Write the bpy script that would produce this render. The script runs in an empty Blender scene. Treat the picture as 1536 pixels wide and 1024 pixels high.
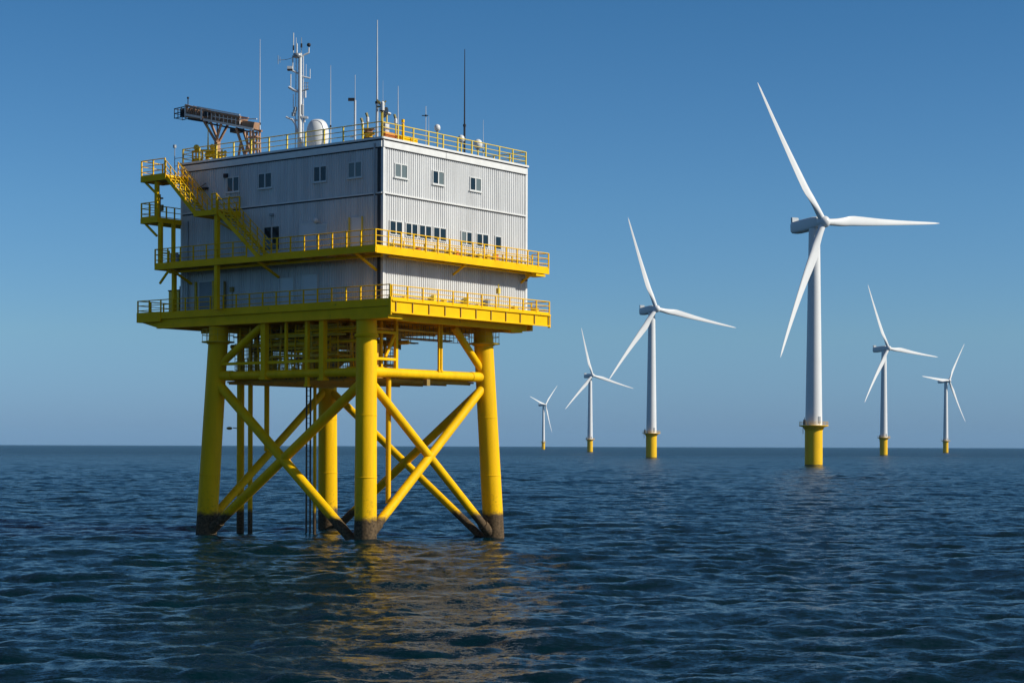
import bpy, math, random
import numpy as np
from mathutils import Matrix, Vector
sc = bpy.context.scene
R = math.radians
random.seed(7)

# ------------------------------------------------------------------ camera
CAM_H = 5.8
cam_d = bpy.data.cameras.new('camera')
cam = bpy.data.objects.new('camera', cam_d)
sc.collection.objects.link(cam)
cam_d.sensor_width = 36.0
cam_d.lens = 2758.0 / 1536.0 * 36.0
cam_d.shift_y = (668.5 - 512.0) / 1536.0
cam_d.clip_start = 0.5
cam_d.clip_end = 90000
cam.matrix_world = Matrix.Translation((0, 0, CAM_H)) @ Matrix.Rotation(R(90), 4, 'X') @ Matrix.Rotation(R(0.18), 4, 'Z')
sc.camera = cam

# ------------------------------------------------------------------ sky and sun
SUN_EL, SUN_PHI = R(33), R(77)          # elevation; azimuth swung from behind the camera towards the right
sun_dir = Vector((math.sin(SUN_PHI) * math.cos(SUN_EL), -math.cos(SUN_PHI) * math.cos(SUN_EL), math.sin(SUN_EL)))
w = bpy.data.worlds.new('World'); sc.world = w; w.use_nodes = True
nt = w.node_tree; nt.nodes.clear()
sky = nt.nodes.new('ShaderNodeTexSky'); sky.sky_type = 'NISHITA'; sky.sun_disc = False
sky.sun_elevation = SUN_EL
sky.sun_rotation = math.atan2(sun_dir.x, sun_dir.y)
sky.altitude = 0; sky.air_density = 1.0; sky.dust_density = 0.3; sky.ozone_density = 3.0
bg = nt.nodes.new('ShaderNodeBackground'); bg.inputs['Strength'].default_value = 0.125
wo = nt.nodes.new('ShaderNodeOutputWorld')
# sky tint by height: low blue marine air, unseen top reddened for shade fill
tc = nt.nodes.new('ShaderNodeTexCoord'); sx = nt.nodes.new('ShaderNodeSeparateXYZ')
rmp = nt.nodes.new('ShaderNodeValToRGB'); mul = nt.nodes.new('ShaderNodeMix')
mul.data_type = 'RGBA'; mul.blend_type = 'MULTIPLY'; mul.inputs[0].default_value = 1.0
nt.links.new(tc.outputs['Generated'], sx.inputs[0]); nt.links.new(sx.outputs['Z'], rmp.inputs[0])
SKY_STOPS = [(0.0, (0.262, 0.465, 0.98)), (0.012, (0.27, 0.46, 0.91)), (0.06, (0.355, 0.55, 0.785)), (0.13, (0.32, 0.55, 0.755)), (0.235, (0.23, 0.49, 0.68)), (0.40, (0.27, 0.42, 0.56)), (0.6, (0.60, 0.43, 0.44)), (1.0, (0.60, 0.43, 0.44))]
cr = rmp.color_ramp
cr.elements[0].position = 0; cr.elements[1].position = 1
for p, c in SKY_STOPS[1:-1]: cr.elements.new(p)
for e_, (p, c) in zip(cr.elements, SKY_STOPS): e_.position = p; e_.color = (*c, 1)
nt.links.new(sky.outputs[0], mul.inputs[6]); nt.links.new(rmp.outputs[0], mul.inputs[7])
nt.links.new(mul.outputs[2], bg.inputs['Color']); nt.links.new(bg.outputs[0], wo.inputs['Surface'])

sl = bpy.data.lights.new('sun', 'SUN'); sl.energy = 5.0; sl.angle = R(0.5); sl.color = (1.0, 0.955, 0.84)
so = bpy.data.objects.new('sun', sl); sc.collection.objects.link(so)
so.rotation_euler = sun_dir.to_track_quat('Z', 'Y').to_euler()
sc.view_settings.view_transform = 'Standard'; sc.view_settings.look = 'None'
sc.view_settings.exposure = 0.0; sc.view_settings.gamma = 1.0; sc.view_settings.use_curve_mapping = False
sc.cycles.max_bounces = 6

# ------------------------------------------------------------------ materials
def mat(name, col, rough=0.5, metal=0.0, vary=0.0, vscale=1.5, rust=None, rust_amt=0.0, bump=0.0, growth=None, streak=False, spec=0.5):
    m = bpy.data.materials.new(name); m.use_nodes = True
    t = m.node_tree; L = t.links; b = t.nodes['Principled BSDF']
    b.inputs['Roughness'].default_value = rough; b.inputs['Metallic'].default_value = metal
    b.inputs['Specular IOR Level'].default_value = spec
    geo = t.nodes.new('ShaderNodeNewGeometry')
    rgb = t.nodes.new('ShaderNodeRGB'); rgb.outputs[0].default_value = (*col, 1); cur = rgb.outputs[0]
    def noise(scale, detail=6, vec=None, rgh=0.6):
        n = t.nodes.new('ShaderNodeTexNoise'); n.inputs['Scale'].default_value = scale
        n.inputs['Detail'].default_value = detail; n.inputs['Roughness'].default_value = rgh
        L.new(vec or geo.outputs['Position'], n.inputs['Vector']); return n.outputs[0]
    def rng(x, a, b_, c=0.0, d=1.0):
        r = t.nodes.new('ShaderNodeMapRange'); r.inputs[1].default_value = a; r.inputs[2].default_value = b_
        r.inputs[3].default_value = c; r.inputs[4].default_value = d; L.new(x, r.inputs[0]); return r.outputs[0]
    def mix(f, A, B, mode='MIX'):
        x = t.nodes.new('ShaderNodeMix'); x.data_type = 'RGBA'; x.blend_type = mode
        L.new(f, x.inputs[0]); L.new(A, x.inputs[6])
        if isinstance(B, tuple): x.inputs[7].default_value = (*B, 1)
        else: L.new(B, x.inputs[7])
        return x.outputs[2]
    if vary:
        vec = None
        if streak:
            mp = t.nodes.new('ShaderNodeMapping'); mp.inputs['Scale'].default_value = (1, 1, 0.12)
            L.new(geo.outputs['Position'], mp.inputs[0]); vec = mp.outputs[0]
        f = rng(noise(vscale, 8, vec), 0.38, 0.7, 0.0, vary)
        cur = mix(f, cur, tuple(c * 0.55 for c in col))
    if rust:
        f = rng(noise(2.3, 10, None, 0.75), 0.62 - rust_amt, 0.70 - rust_amt * 0.5, 0, 0.85)
        cur = mix(f, cur, rust)
    if growth is not None:
        sep = t.nodes.new('ShaderNodeSeparateXYZ'); L.new(geo.outputs['Position'], sep.inputs[0])
        n = noise(3.0, 6)
        ad = t.nodes.new('ShaderNodeMath'); ad.operation = 'MULTIPLY_ADD'
        L.new(n, ad.inputs[0]); ad.inputs[1].default_value = -0.6; L.new(sep.outputs['Z'], ad.inputs[2])
        # scuffed, rust-freckled splash zone above the weed
        n2 = noise(5.0, 10, None, 0.8)
        z1 = rng(sep.outputs['Z'], growth + 2.6, growth + 0.4, 0, 1)
        pr = t.nodes.new('ShaderNodeMath'); pr.operation = 'MULTIPLY'; L.new(z1, pr.inputs[0])
        L.new(rng(n2, 0.53, 0.66, 0, 0.65), pr.inputs[1])
        cur = mix(pr.outputs[0], cur, (0.16, 0.075, 0.012))
        f = rng(ad.outputs[0], growth - 0.12, growth - 0.42, 0, 1)
        wn = t.nodes.new('ShaderNodeMix'); wn.data_type = 'RGBA'
        L.new(rng(noise(7, 8), .35, .7), wn.inputs[0]); wn.inputs[6].default_value = (0.15, 0.10, 0.055, 1); wn.inputs[7].default_value = (0.035, 0.026, 0.016, 1)
        cur = mix(f, cur, wn.outputs[2])
        L.new(rng(f, 0, 1, rough, 0.85), b.inputs['Roughness'])
    L.new(cur, b.inputs['Base Color'])
    if bump:
        bn = t.nodes.new('ShaderNodeBump'); bn.inputs['Strength'].default_value = bump; bn.inputs['Distance'].default_value = 0.03
        L.new(noise(6, 5), bn.inputs['Height']); L.new(bn.outputs[0], b.inputs['Normal'])
    return m

YC = (0.94, 0.53, 0.002)
M = {}
M['yellow'] = mat('yellow_paint', YC, 0.6, spec=.1, vary=0.35, vscale=0.9, rust=(0.20, 0.08, 0.02), rust_amt=0.0, bump=0.15)
M['leg'] = mat('yellow_splash_paint', YC, 0.55, spec=.12, vary=0.45, vscale=1.6, streak=True, growth=1.45, bump=0.3)
M['pale_yellow'] = mat('rail_yellow', (0.80, 0.58, 0.05), 0.5, vary=0.3, vscale=2)
M['ladder'] = mat('dull_brown_steel', (0.10, 0.075, 0.03), 0.6, vary=0.5, growth=1.3)
M['cladding'] = mat('grey_cladding', (0.66, 0.66, 0.655), 0.55, spec=.3, vary=0.5, vscale=1.3, streak=True)
M['trim'] = mat('white_trim', (0.74, 0.73, 0.70), 0.4, vary=0.25, vscale=2)
M['dark'] = mat('dark_gap', (0.03, 0.035, 0.04), 0.7)
M['grating'] = mat('deck_grating', (0.50, 0.33, 0.03), 0.7, vary=0.5, vscale=2)
M['frame'] = mat('window_frame', (0.62, 0.62, 0.60), 0.4)
M['glass'] = mat('dark_glass', (0.010, 0.020, 0.028), 0.08, spec=0.35)
M['glass_pale'] = mat('blind_glass', (0.13, 0.16, 0.16), 0.15, spec=0.4)
M['white'] = mat('white_paint', (0.68, 0.68, 0.67), 0.4, vary=0.12, vscale=0.6)
M['tower'] = mat('tower_white', (0.74, 0.74, 0.735), 0.4, spec=.3, vary=0.12, vscale=0.12)
M['grey'] = mat('grey_steel', (0.32, 0.34, 0.36), 0.45, metal=0.3, vary=0.3)
M['pale_steel'] = mat('pale_steel', (0.55, 0.57, 0.60), 0.4, vary=0.2)
M['black'] = mat('black_steel', (0.03, 0.03, 0.035), 0.6, spec=.2)
M['rust'] = mat('rusty_brown', (0.42, 0.23, 0.13), 0.75, vary=0.6, vscale=3, rust=(0.50, 0.40, 0.32), rust_amt=0.08)
M['orange'] = mat('orange_box', (0.70, 0.20, 0.03), 0.5, vary=0.3)
M['pipe'] = mat('pipework', (0.80, 0.50, 0.02), 0.55, vary=0.6, vscale=2.5, rust=(0.14, 0.06, 0.02), rust_amt=0.05)
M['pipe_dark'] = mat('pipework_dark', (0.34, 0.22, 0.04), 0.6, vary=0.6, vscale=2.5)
M['tp'] = mat('monopile_yellow', (0.90, 0.52, 0.005), 0.5, spec=.2, vary=0.15, vscale=0.4, growth=0.25)
M['olive'] = mat('olive_drab', (0.16, 0.14, 0.04), 0.6)

# ------------------------------------------------------------------ mesh helpers
class MB:
    def __init__(s): s.v = []; s.f = []; s.sm = []
    def add(s, vs, fs, smooth=False):
        o = len(s.v); s.v += [tuple(p) for p in vs]
        s.f += [tuple(i + o for i in f) for f in fs]; s.sm += [smooth] * len(fs); return s
    def box(s, a, b):
        x0, y0, z0 = [min(p, q) for p, q in zip(a, b)]; x1, y1, z1 = [max(p, q) for p, q in zip(a, b)]
        return s.add([(x0,y0,z0),(x1,y0,z0),(x1,y1,z0),(x0,y1,z0),(x0,y0,z1),(x1,y0,z1),(x1,y1,z1),(x0,y1,z1)],
              [(0,3,2,1),(4,5,6,7),(0,1,5,4),(1,2,6,5),(2,3,7,6),(3,0,4,7)])
    def beam(s, p, q, wd, ht):          # rectangular bar between two points, ht measured upright
        p, q = Vector(p), Vector(q); d = (q - p).normalized()
        up = Vector((0, 0, 1)) if abs(d.z) < 0.95 else Vector((0, 1, 0))
        sd = d.cross(up).normalized(); up = sd.cross(d)
        vs = []
        for c in (p, q):
            for a, b in ((-1,-1),(1,-1),(1,1),(-1,1)): vs.append(c + sd*a*wd/2 + up*b*ht/2)
        return s.add(vs, [(3,2,1,0),(4,5,6,7),(0,1,5,4),(1,2,6,5),(2,3,7,6),(3,0,4,7)])
    def tube(s, p, q, r, r2=None, n=12, rings=1):
        p, q = Vector(p), Vector(q); d = (q - p).normalized(); r2 = r if r2 is None else r2
        a = d.orthogonal().normalized(); b = d.cross(a); vs = []; fs = []
        for k in range(rings + 1):
            t = k / rings; c = p.lerp(q, t); rr = r + (r2 - r) * t
            for i in range(n):
                an = 2*math.pi*i/n; vs.append(c + a*math.cos(an)*rr + b*math.sin(an)*rr)
        for k in range(rings):
            for i in range(n):
                j = (i+1) % n; fs.append((k*n+i, k*n+j, (k+1)*n+j, (k+1)*n+i))
        s.add(vs, fs, True)
        s.add(vs[:n], [tuple(range(n))[::-1]]); s.add(vs[-n:], [tuple(range(n))]); return s
    def lathe(s, c, prof, n=20):        # prof: (radius, z) from bottom to top, upright axis
        c = Vector(c); vs = []; fs = []
        for r, z in prof:
            for i in range(n):
                an = 2*math.pi*i/n; vs.append(c + Vector((r*math.cos(an), r*math.sin(an), z)))
        for k in range(len(prof)-1):
            for i in range(n):
                j = (i+1) % n; fs.append((k*n+i, k*n+j, (k+1)*n+j, (k+1)*n+i))
        s.add(vs, fs, True); s.add(vs[:n], [tuple(range(n))[::-1]]); s.add(vs[-n:], [tuple(range(n))]); return s
    def ball(s, c, r, n=14, sq=1.0):
        pr = [(max(1e-3, r*math.cos(R(a))), r*sq*math.sin(R(a))) for a in range(-88, 89, 16)]
        return s.lathe(c, pr, n)
    def path(s, pts, r, n=8):
        for a, b in zip(pts, pts[1:]): s.tube(a, b, r, n=n)
        return s
    def build(s, name, m, parent=None, label=None):
        me = bpy.data.meshes.new(name); me.from_pydata(s.v, [], s.f)
        me.polygons.foreach_set('use_smooth', s.sm); me.materials.append(m if not isinstance(m, str) else M[m])
        o = bpy.data.objects.new(name, me); sc.collection.objects.link(o); o.parent = parent
        if label: o['label'] = label
        return o

def thing(name, label, cat, loc=(0, 0, 0), rz=0.0, group=None):
    o = bpy.data.objects.new(name, None); sc.collection.objects.link(o)
    o.location = loc; o.rotation_euler = (0, 0, rz); o['label'] = label; o['category'] = cat
    if group: o['group'] = group
    return o

# ------------------------------------------------------------------ platform frame: u along the sunlit wall, v along the shaded wall
PA = R(90 - 37.7)
PM = Matrix.Translation((-7.8, 110.0, 0)) @ Matrix.Rotation(PA, 4, 'Z')
def P(u, v, z=0.0): return PM @ Vector((u, v, z))
LAT = Vector((math.sin(R(37.7)), -math.cos(R(37.7)), 0))     # across the view, in platform axes
def on_platform(name, label, cat, u, v, z, group=None): return thing(name, label, cat, P(u, v, z), PA, group)

plat = thing('offshore_substation', 'grey metal clad offshore substation with yellow walkways, standing on a yellow jacket of four legs', 'offshore platform', P(0, 0, 0), PA)
ROOF = 24.25; MID = 17.4; LOW = 14.3

# legs
LEGS = [((-1.3, .1, 0), (-.7, .6, 13.4)), ((11, .1, 0), (10.4, .6, 13.4)), ((-1.3, 13.8, 0), (-.7, 13.3, 13.4)), ((11, 14.8, 0), (10.4, 14.3, 13.4))]
def legp(i, z):
    a, b = Vector(LEGS[i][0]), Vector(LEGS[i][1]); return a.lerp(b, z / 13.4)
for i in range(4):
    m = MB(); m.tube(legp(i, -3), legp(i, 13.35), .68, .62, n=32, rings=8)
    o = m.build('leg', 'leg', plat)
    for wz in (3.9, 7.6):
        c = legp(i, wz); rr = .68 - .06*wz/13.4; MB().lathe(c, [(rr-.02, -.03), (rr+.014, -.02), (rr+.014, .02), (rr-.02, .03)], 32).build('weld_seam', 'leg', o)
    c = legp(i, 12.35); MB().lathe(c, [(.64, -.12), (.72, -.10), (.72, .1), (.64, .12)], 28).build('collar', 'yellow', o)
    if i in (1, 2):                     # small access ring with a handrail high on the outer legs
        g = MB(); g.lathe(c, [(.70, -.02), (1.05, -.02), (1.05, .05), (.70, .05)], 20)
        for k in range(8):
            a = 2*math.pi*k/8; q = c + Vector((math.cos(a), math.sin(a), 0)); g.tube(q, q + Vector((0, 0, .8)), .02, n=6)
        for hz in (.45, .8):
            pts = [c + Vector((math.cos(2*math.pi*k/16), math.sin(2*math.pi*k/16), hz)) for k in range(17)]; g.path(pts, .018, 6)
        g.build('access_ring', 'pipe', o)
def brace(a, b, r, name='brace', mt='leg', n=20):
    return MB().tube(a, b, r, n=n, rings=4).build(name, mt, plat)
def lerpb(i, zi, j, zj): return legp(i, zi), legp(j, zj)
# horizontals
for i, j, r in ((0, 2, .27), (0, 1, .29), (1, 3, .27), (2, 3, .27)):
    brace(*lerpb(i, 10.2, j, 10.2), r, 'horizontal_brace')
# X braces
brace(*lerpb(2, 9.9, 0, -.7), .31, 'diagonal_brace'); brace(*lerpb(0, 9.8, 2, .1), .30, 'diagonal_brace')
brace(*lerpb(0, 9.9, 1, -.2), .27, 'diagonal_brace'); brace(*lerpb(1, 9.8, 0, .2), .28, 'diagonal_brace')
brace(*lerpb(3, 9.8, 2, .8), .26, 'diagonal_brace')
brace(*lerpb(3, 9.8, 1, -.9), .25, 'diagonal_brace'); brace(*lerpb(1, 9.7, 3, -.5), .27, 'diagonal_brace')
# node sleeves where the braces meet the legs
def sleeve(i, z, j, zj, r):
    a, b = legp(i, z), legp(j, zj); d = (b - a).normalized(); brace(a, a + d*1.5, r, 'brace_sleeve')
sleeve(0, .2, 1, 9.8, .34); sleeve(1, -.2, 0, 9.9, .34); sleeve(2, .1, 0, 9.8, .36)
for (i, j) in ((0, 2), (0, 1)):
    sleeve(i, 10.2, j, 10.2, .32); sleeve(j, 10.2, i, 10.2, .32)
# knee braces up to the deck
brace(legp(2, 10.7), (-.75, 9.3, 13.3), .24, 'knee_brace'); brace((7.4, .55, 13.3), legp(1, 10.3), .24, 'knee_brace')
brace(legp(3, 10.7), (9.8, 9.5, 13.3), .2, 'knee_brace'); brace((3.0, 13.9, 13.3), legp(2, 10.6), .2, 'knee_brace')
# caissons and risers
brace((4, 16.2, -2), (4, 16.2, 13.3), .25, 'caisson'); brace((4, 15.27, -2), (4, 15.27, 13.3), .16, 'caisson')
brace((4, 13.73, 5.4), (4, 13.73, 13.3), .17, 'caisson'); brace((1.45, .75, 2.3), (1.45, .75, 9.9), .16, 'caisson')
brace((5.3, 10.6, -2), (5.3, 10.6, 13), .11, 'riser')
for dv in (11.35, 11.0): MB().tube((5.3, dv, -2), (5.3, dv, 10), .06, n=8).build('riser', 'ladder', plat)
lad = MB()
for k in range(26): lad.tube((5.3, 11.0, .4 + k*.36), (5.3, 11.35, .4 + k*.36), .02, n=6)
for dv in (11.0, 11.35): lad.tube((5.3, dv, -1), (5.3, dv, 9.8), .03, n=6)
lad.build('ladder', 'ladder', plat)
# floodlight reaching out from the caisson
o = MB().tube((4, 16.2, 6.9), (4 - .5*LAT.x, 16.2 - .5*LAT.y, 6.95), .03, n=6).build('lamp_arm', 'black', plat)
MB().ball((4 - .75*LAT.x, 16.2 - .75*LAT.y, 6.92), .2, 10, .5).build('lamp_head', 'pipe_dark', o)

# uprights between the tubes and the deck
def upright(u, v, wd, z0=10.2, z1=13.4, mt='yellow'):
    m = MB(); m.box((u-wd/2, v-wd/2, z0), (u+wd/2, v+wd/2, z1)); m.box((u-wd*.7, v-wd*.7, z0-.02), (u+wd*.7, v+wd*.7, z0+.12)); return m.build('upright', mt, plat)
upright(-.98, 3.9, .36, 9.75); upright(-.98, 8.9, .38, 9.9); upright(-.9, 7.1, .16); upright(-.9, 5.3, .22, 9.4)
for uu in (5.66, 5.9): upright(uu, .3, .12, 10.4)
upright(1.95, .6, .2); upright(1.95, 1.8, .16)
MB().beam((1.1, .7, 11.2), (1.9, .6, 12.6), .16, .16).build('strut', 'yellow', plat)
for z0 in (12.55, 10.95):
    MB().box((-.6, .5, z0), (1.9, .68, z0+.16)).build('ledger_beam', 'yellow', plat)
MB().box((-1.0, .7, 10.85), (-.84, 13.3, 11.03)).build('ledger_beam', 'yellow', plat)

# pipe runs and droppers along the outer face of the bay
rf = random.Random(9)
for k in range(16):
    z = 11.25 + 2.0*k/16 + rf.uniform(-.05, .05); v0 = rf.uniform(1.2, 5); v1 = v0 + rf.uniform(2.5, 8)
    MB().tube((rf.uniform(-.35, .2), v0, z), (rf.uniform(-.35, .2), min(13, v1), z), rf.choice([.03, .04, .06, .08]), n=8).build('pipe', rf.choice(['yellow', 'pipe', 'pipe']), plat)
for k in range(12):
    v = 1.6 + k*.98 + rf.uniform(-.2, .2); MB().tube((rf.uniform(-.2, .3), v, 10.4), (rf.uniform(-.2, .3), v, 13.3), rf.choice([.035, .05, .07]), n=8).build('standpipe', rf.choice(['yellow', 'pipe']), plat)
# cellar deck
m = MB(); m.box((.1, 1.0, 9.78), (10, 13.4, 9.88))
for k in range(7): m.box((.15, 1.2 + k*2, 9.68), (9.9, 1.3 + k*2, 9.78))
cel = m.build('cellar_deck', 'grating', plat)
MB().box((4.4, .2, 9.5), (4.7, .5, 9.9)).build('junction_box', 'pipe_dark', plat)

# pipework on the cellar deck (kept clear of the open bay towards the right leg)
def ok(u, v, z): return z > 12.15 or u < 1.6 + 1.25*(v - .5)
rnd = random.Random(21)
npipe = 0
for k in range(34):
    v0 = rnd.uniform(.9, 8); v1 = min(13.3, v0 + rnd.uniform(2.5, 8)); u = rnd.uniform(.1, 7.5); z = rnd.choice([rnd.uniform(10.1, 10.7), rnd.uniform(12.0, 13.2), rnd.uniform(12.2, 13.3), rnd.uniform(11, 13)])
    if not ok(u, v0, z): v0 = .6 + (u - 1.4)/1.25
    if v1 - v0 < 1: continue
    r = rnd.choice([.04, .05, .07, .1, .14]); m = MB(); m.tube((u, v0, z), (u, v1, z), r, n=10)
    if rnd.random() < .6 and z > 11: m.tube((u, v0, z), (u, v0, z - rnd.uniform(.5, 2) if ok(u, v0, 10.2) else z-.1), r, n=10)
    if rnd.random() < .5: m.tube((u, (v0+v1)/2, z), (u, (v0+v1)/2 + .12, z), r*1.7, n=10)
    m.build('pipe', 'pipe' if rnd.random() < .6 else 'pipe_dark', plat)
for k in range(20):
    v = rnd.uniform(1.2, 13.4); u0 = rnd.uniform(.1, 4); u1 = u0 + rnd.uniform(2, 6); z = rnd.choice([rnd.uniform(12.3, 13.3), rnd.uniform(12.3, 13.0), rnd.uniform(10.2, 12.2)])
    if not ok(u1, v, z): u1 = 1.5 + 1.25*(v - .5)
    if u1 - u0 < .8: continue
    r = rnd.choice([.04, .06, .08, .12]); MB().tube((u0, v, z), (u1, v, z), r, n=10).build('pipe', 'pipe' if rnd.random() < .5 else 'pipe_dark', plat)
for k in range(28):
    v = rnd.uniform(1.5, 13.3); u = rnd.uniform(.2, 8)
    if not ok(u, v, 10.5): continue
    MB().tube((u, v, 9.9), (u, v, 13.3), rnd.choice([.04, .06, .09, .13]), n=8).build('standpipe', 'pipe' if rnd.random() < .6 else 'pipe_dark', plat)
for k in range(9):                       # cable trays hung below the deck
    v = 1.0 + k*1.45; z = rnd.uniform(12.4, 13.1); m = MB()
    m.box((.2, v, z), (9.6, v + .03, z + .09)); m.box((.2, v + .35, z), (9.6, v + .38, z + .09))
    for q in range(24): m.box((.25 + q*.4, v + .03, z), (.29 + q*.4, v + .35, z + .03))
    for q in range(5): m.box((.6 + q*2.1, v + .16, z + .03), (.64 + q*2.1, v + .2, 13.4))
    m.build('cable_tray', 'pipe_dark' if k % 2 else 'pipe', plat)
# mesh screens round the equipment
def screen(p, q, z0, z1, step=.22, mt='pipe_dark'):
    p, q = Vector((*p, 0)), Vector((*q, 0)); n = int((q-p).length/step); m = MB()
    for k in range(n+1):
        c = p.lerp(q, k/n); m.beam(c + Vector((0, 0, z0)), c + Vector((0, 0, z1)), .03, .03)
    nz = int((z1-z0)/.24)
    for k in range(nz+1):
        z = z0 + (z1-z0)*k/nz; m.beam(p + Vector((0, 0, z)), q + Vector((0, 0, z)), .03, .035)
    m.build('mesh_screen', mt, plat)
screen((9.9, 7.4), (9.9, 13.5), 10.0, 12.2); screen((1.0, 13.5), (9.9, 13.5), 10.0, 11.2); screen((.3, 6), (.3, 12), 9.9, 11.3, .3, 'pipe')
screen((4.0, 3.2), (9.6, 6.9), 12.15, 13.3, .26); screen((2.2, 1.2), (9.8, 1.2), 12.35, 13.3, .4)
screen((.6, 1.0), (.6, 13.2), 9.9, 12.3, .33, 'pipe'); screen((1.5, 13.0), (9.5, 13.0), 11.2, 13.3, .3, 'pipe'); screen((9.6, 7.2), (9.6, 13.2), 12.2, 13.3, .24); screen((3.2, 7), (3.2, 13), 11.6, 13.3, .3, 'pipe')
# vessels and cabinets on the cellar deck
for (u, v, r, z0, z1) in ((3.4, 8.3, .7, 9.9, 12.2), (1.6, 11.0, .45, 9.9, 11.6), (6.4, 7.8, .5, 9.9, 12.9)):
    m = MB(); m.lathe((u, v, 0), [(r*.5, z0), (r, z0+.25), (r, z1-.3), (r*.75, z1-.1), (r*.2, z1)], 18); m.tube((u, v, z1-.1), (u, v, z1+.5), .07, n=8)
    m.build('vessel', 'pipe', plat)
for (u0, v0, du, dv, z1) in ((.9, 2.4, .5, .6, 11.3), (4.9, 9.6, 1.2, 1.0, 12.3), (2.4, 2.6, .6, .8, 12.0), (1.8, 6.6, .9, .7, 12.8), (.2, .9, .5, .6, 11.9)):
    m = MB(); m.box((u0, v0, 9.9), (u0+du, v0+dv, z1)); m.box((u0-.03, v0-.03, z1), (u0+du+.03, v0+dv+.03, z1+.05))
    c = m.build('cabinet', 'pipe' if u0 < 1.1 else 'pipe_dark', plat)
    MB().box((u0-.02, v0+.08, 10.1), (u0-.002, v0+dv-.08, z1-.15)).build('cabinet_door', 'yellow', c)
for k in range(10):                      # valves with handwheels
    v = 1.2 + k*1.25; u = rnd.uniform(.1, .5); z = rnd.uniform(10.15, 10.6); m = MB()
    m.tube((u, v, 9.9), (u, v, z), .06, n=8); m.ball((u, v, z), .14, 10); m.tube((u, v, z+.1), (u, v, z+.3), .02, n=6)
    m.lathe((u, v, z+.28), [(.1, 0), (.14, .01), (.14, .03), (.1, .04)], 12); m.build('valve', 'pipe', plat)

# ------------------------------------------------------------------ railings and decks
def railing(parent, pts, z, h=1.05, step=1.15, toe=True, mt='yellow', rails=3, closed_end=True):
    m = MB()
    for a, b in zip(pts, pts[1:]):
        A, B = Vector((a[0], a[1], z)), Vector((b[0], b[1], z)); n = max(1, round((B-A).length/step))
        for k in range(n+1):
            if k == n and b is not pts[-1]: continue
            c = A.lerp(B, k/n); m.box(c + Vector((-.038, -.038, 0)), c + Vector((.038, .038, h)))
        for q in range(rails):
            zz = Vector((0, 0, h*(q+1)/rails - .02)); rr = .032 if q == rails-1 else .024
            m.tube(A+zz, B+zz, rr, n=6)
        if toe: m.beam(A + Vector((0, 0, .07)), B + Vector((0, 0, .07)), .012, .13)
    return m.build('railing', mt, parent)

# main (lower) deck
m = MB(); m.box((-1.5, -1.95, 14.0), (14.0, 20.1, 14.22))
main = m.build('main_deck', 'grating', plat)
m = MB()
m.box((-1.56, -1.9, 13.98), (-1.502, 17.9, 14.34)); m.box((-1.62, 17.9, 13.82), (-1.50, 20.16, 14.46))      # left edge channel
m.box((-1.62, 20.10, 13.82), (14.0, 20.16, 14.34)); m.box((14.003, -1.9, 13.9), (14.06, 20.1, 14.34))
m.box((-1.40, 1.2, 13.42), (-1.25, 18.4, 13.97))                                                            # deep side girder
m.box((-1.48, 1.2, 13.38), (-1.17, 18.4, 13.42))
m.box((-1.48, -1.8, 13.28), (-.2, 1.2, 13.96))                                                              # corner block over the near leg
m.box((-.2, -1.3, 13.22), (12.6, -1.05, 13.95)); m.box((11, -1.25, 13.1), (12.2, -.4, 13.22))
for k in range(9): v = 1.6 + 2.0*k; m.box((-1.2, v, 13.45), (13.6, v+.18, 14.0))
for u in (3, 7, 10.4, 13.4): m.box((u, -1.0, 13.3), (u+.25, 19, 14.0))
m.add([(-1.3, 18.4, 13.42), (-1.3, 19.9, 13.8), (-1.3, 19.9, 14.0), (-1.3, 18.4, 14.0), (-1.1, 18.4, 13.42), (-1.1, 19.9, 13.8), (-1.1, 19.9, 14.0), (-1.1, 18.4, 14.0)],
      [(0,1,2,3),(7,6,5,4),(0,4,5,1),(1,5,6,2),(2,6,7,3),(3,7,4,0)])
m.box((-1.2, 18.4, 13.42), (13.2, 18.6, 14.0))
m.build('deck_girders', 'yellow', main)
m = MB(); m.box((-1.5, -2.06, 13.60), (14.06, -1.98, 14.30)); m.box((-1.5, -2.16, 14.26), (14.06, -2.06, 14.36)); m.box((-1.5, -2.14, 13.56), (14.06, -2.06, 13.64))
m.box((-1.58, -2.1, 13.45), (-1.5, -1.9, 14.5)); m.box((14.06, -2.1, 13.5), (14.12, -1.9, 14.36))
m.build('edge_girder', 'yellow', main)
for k in range(11): u = -1.15 + 1.5*k; MB().box((u, -2.13, 13.64), (u+.05, -2.062, 14.26)).build('stiffener', 'pipe_dark', main)
railing(main, [(-1.53, -2.0), (-1.53, 17.9), (-1.56, 20.1), (14.0, 20.1)], 14.3, .95)
railing(main, [(-1.45, -2.05), (14.03, -2.05), (14.03, 20.0)], 14.36, .85, 1.45)
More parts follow.
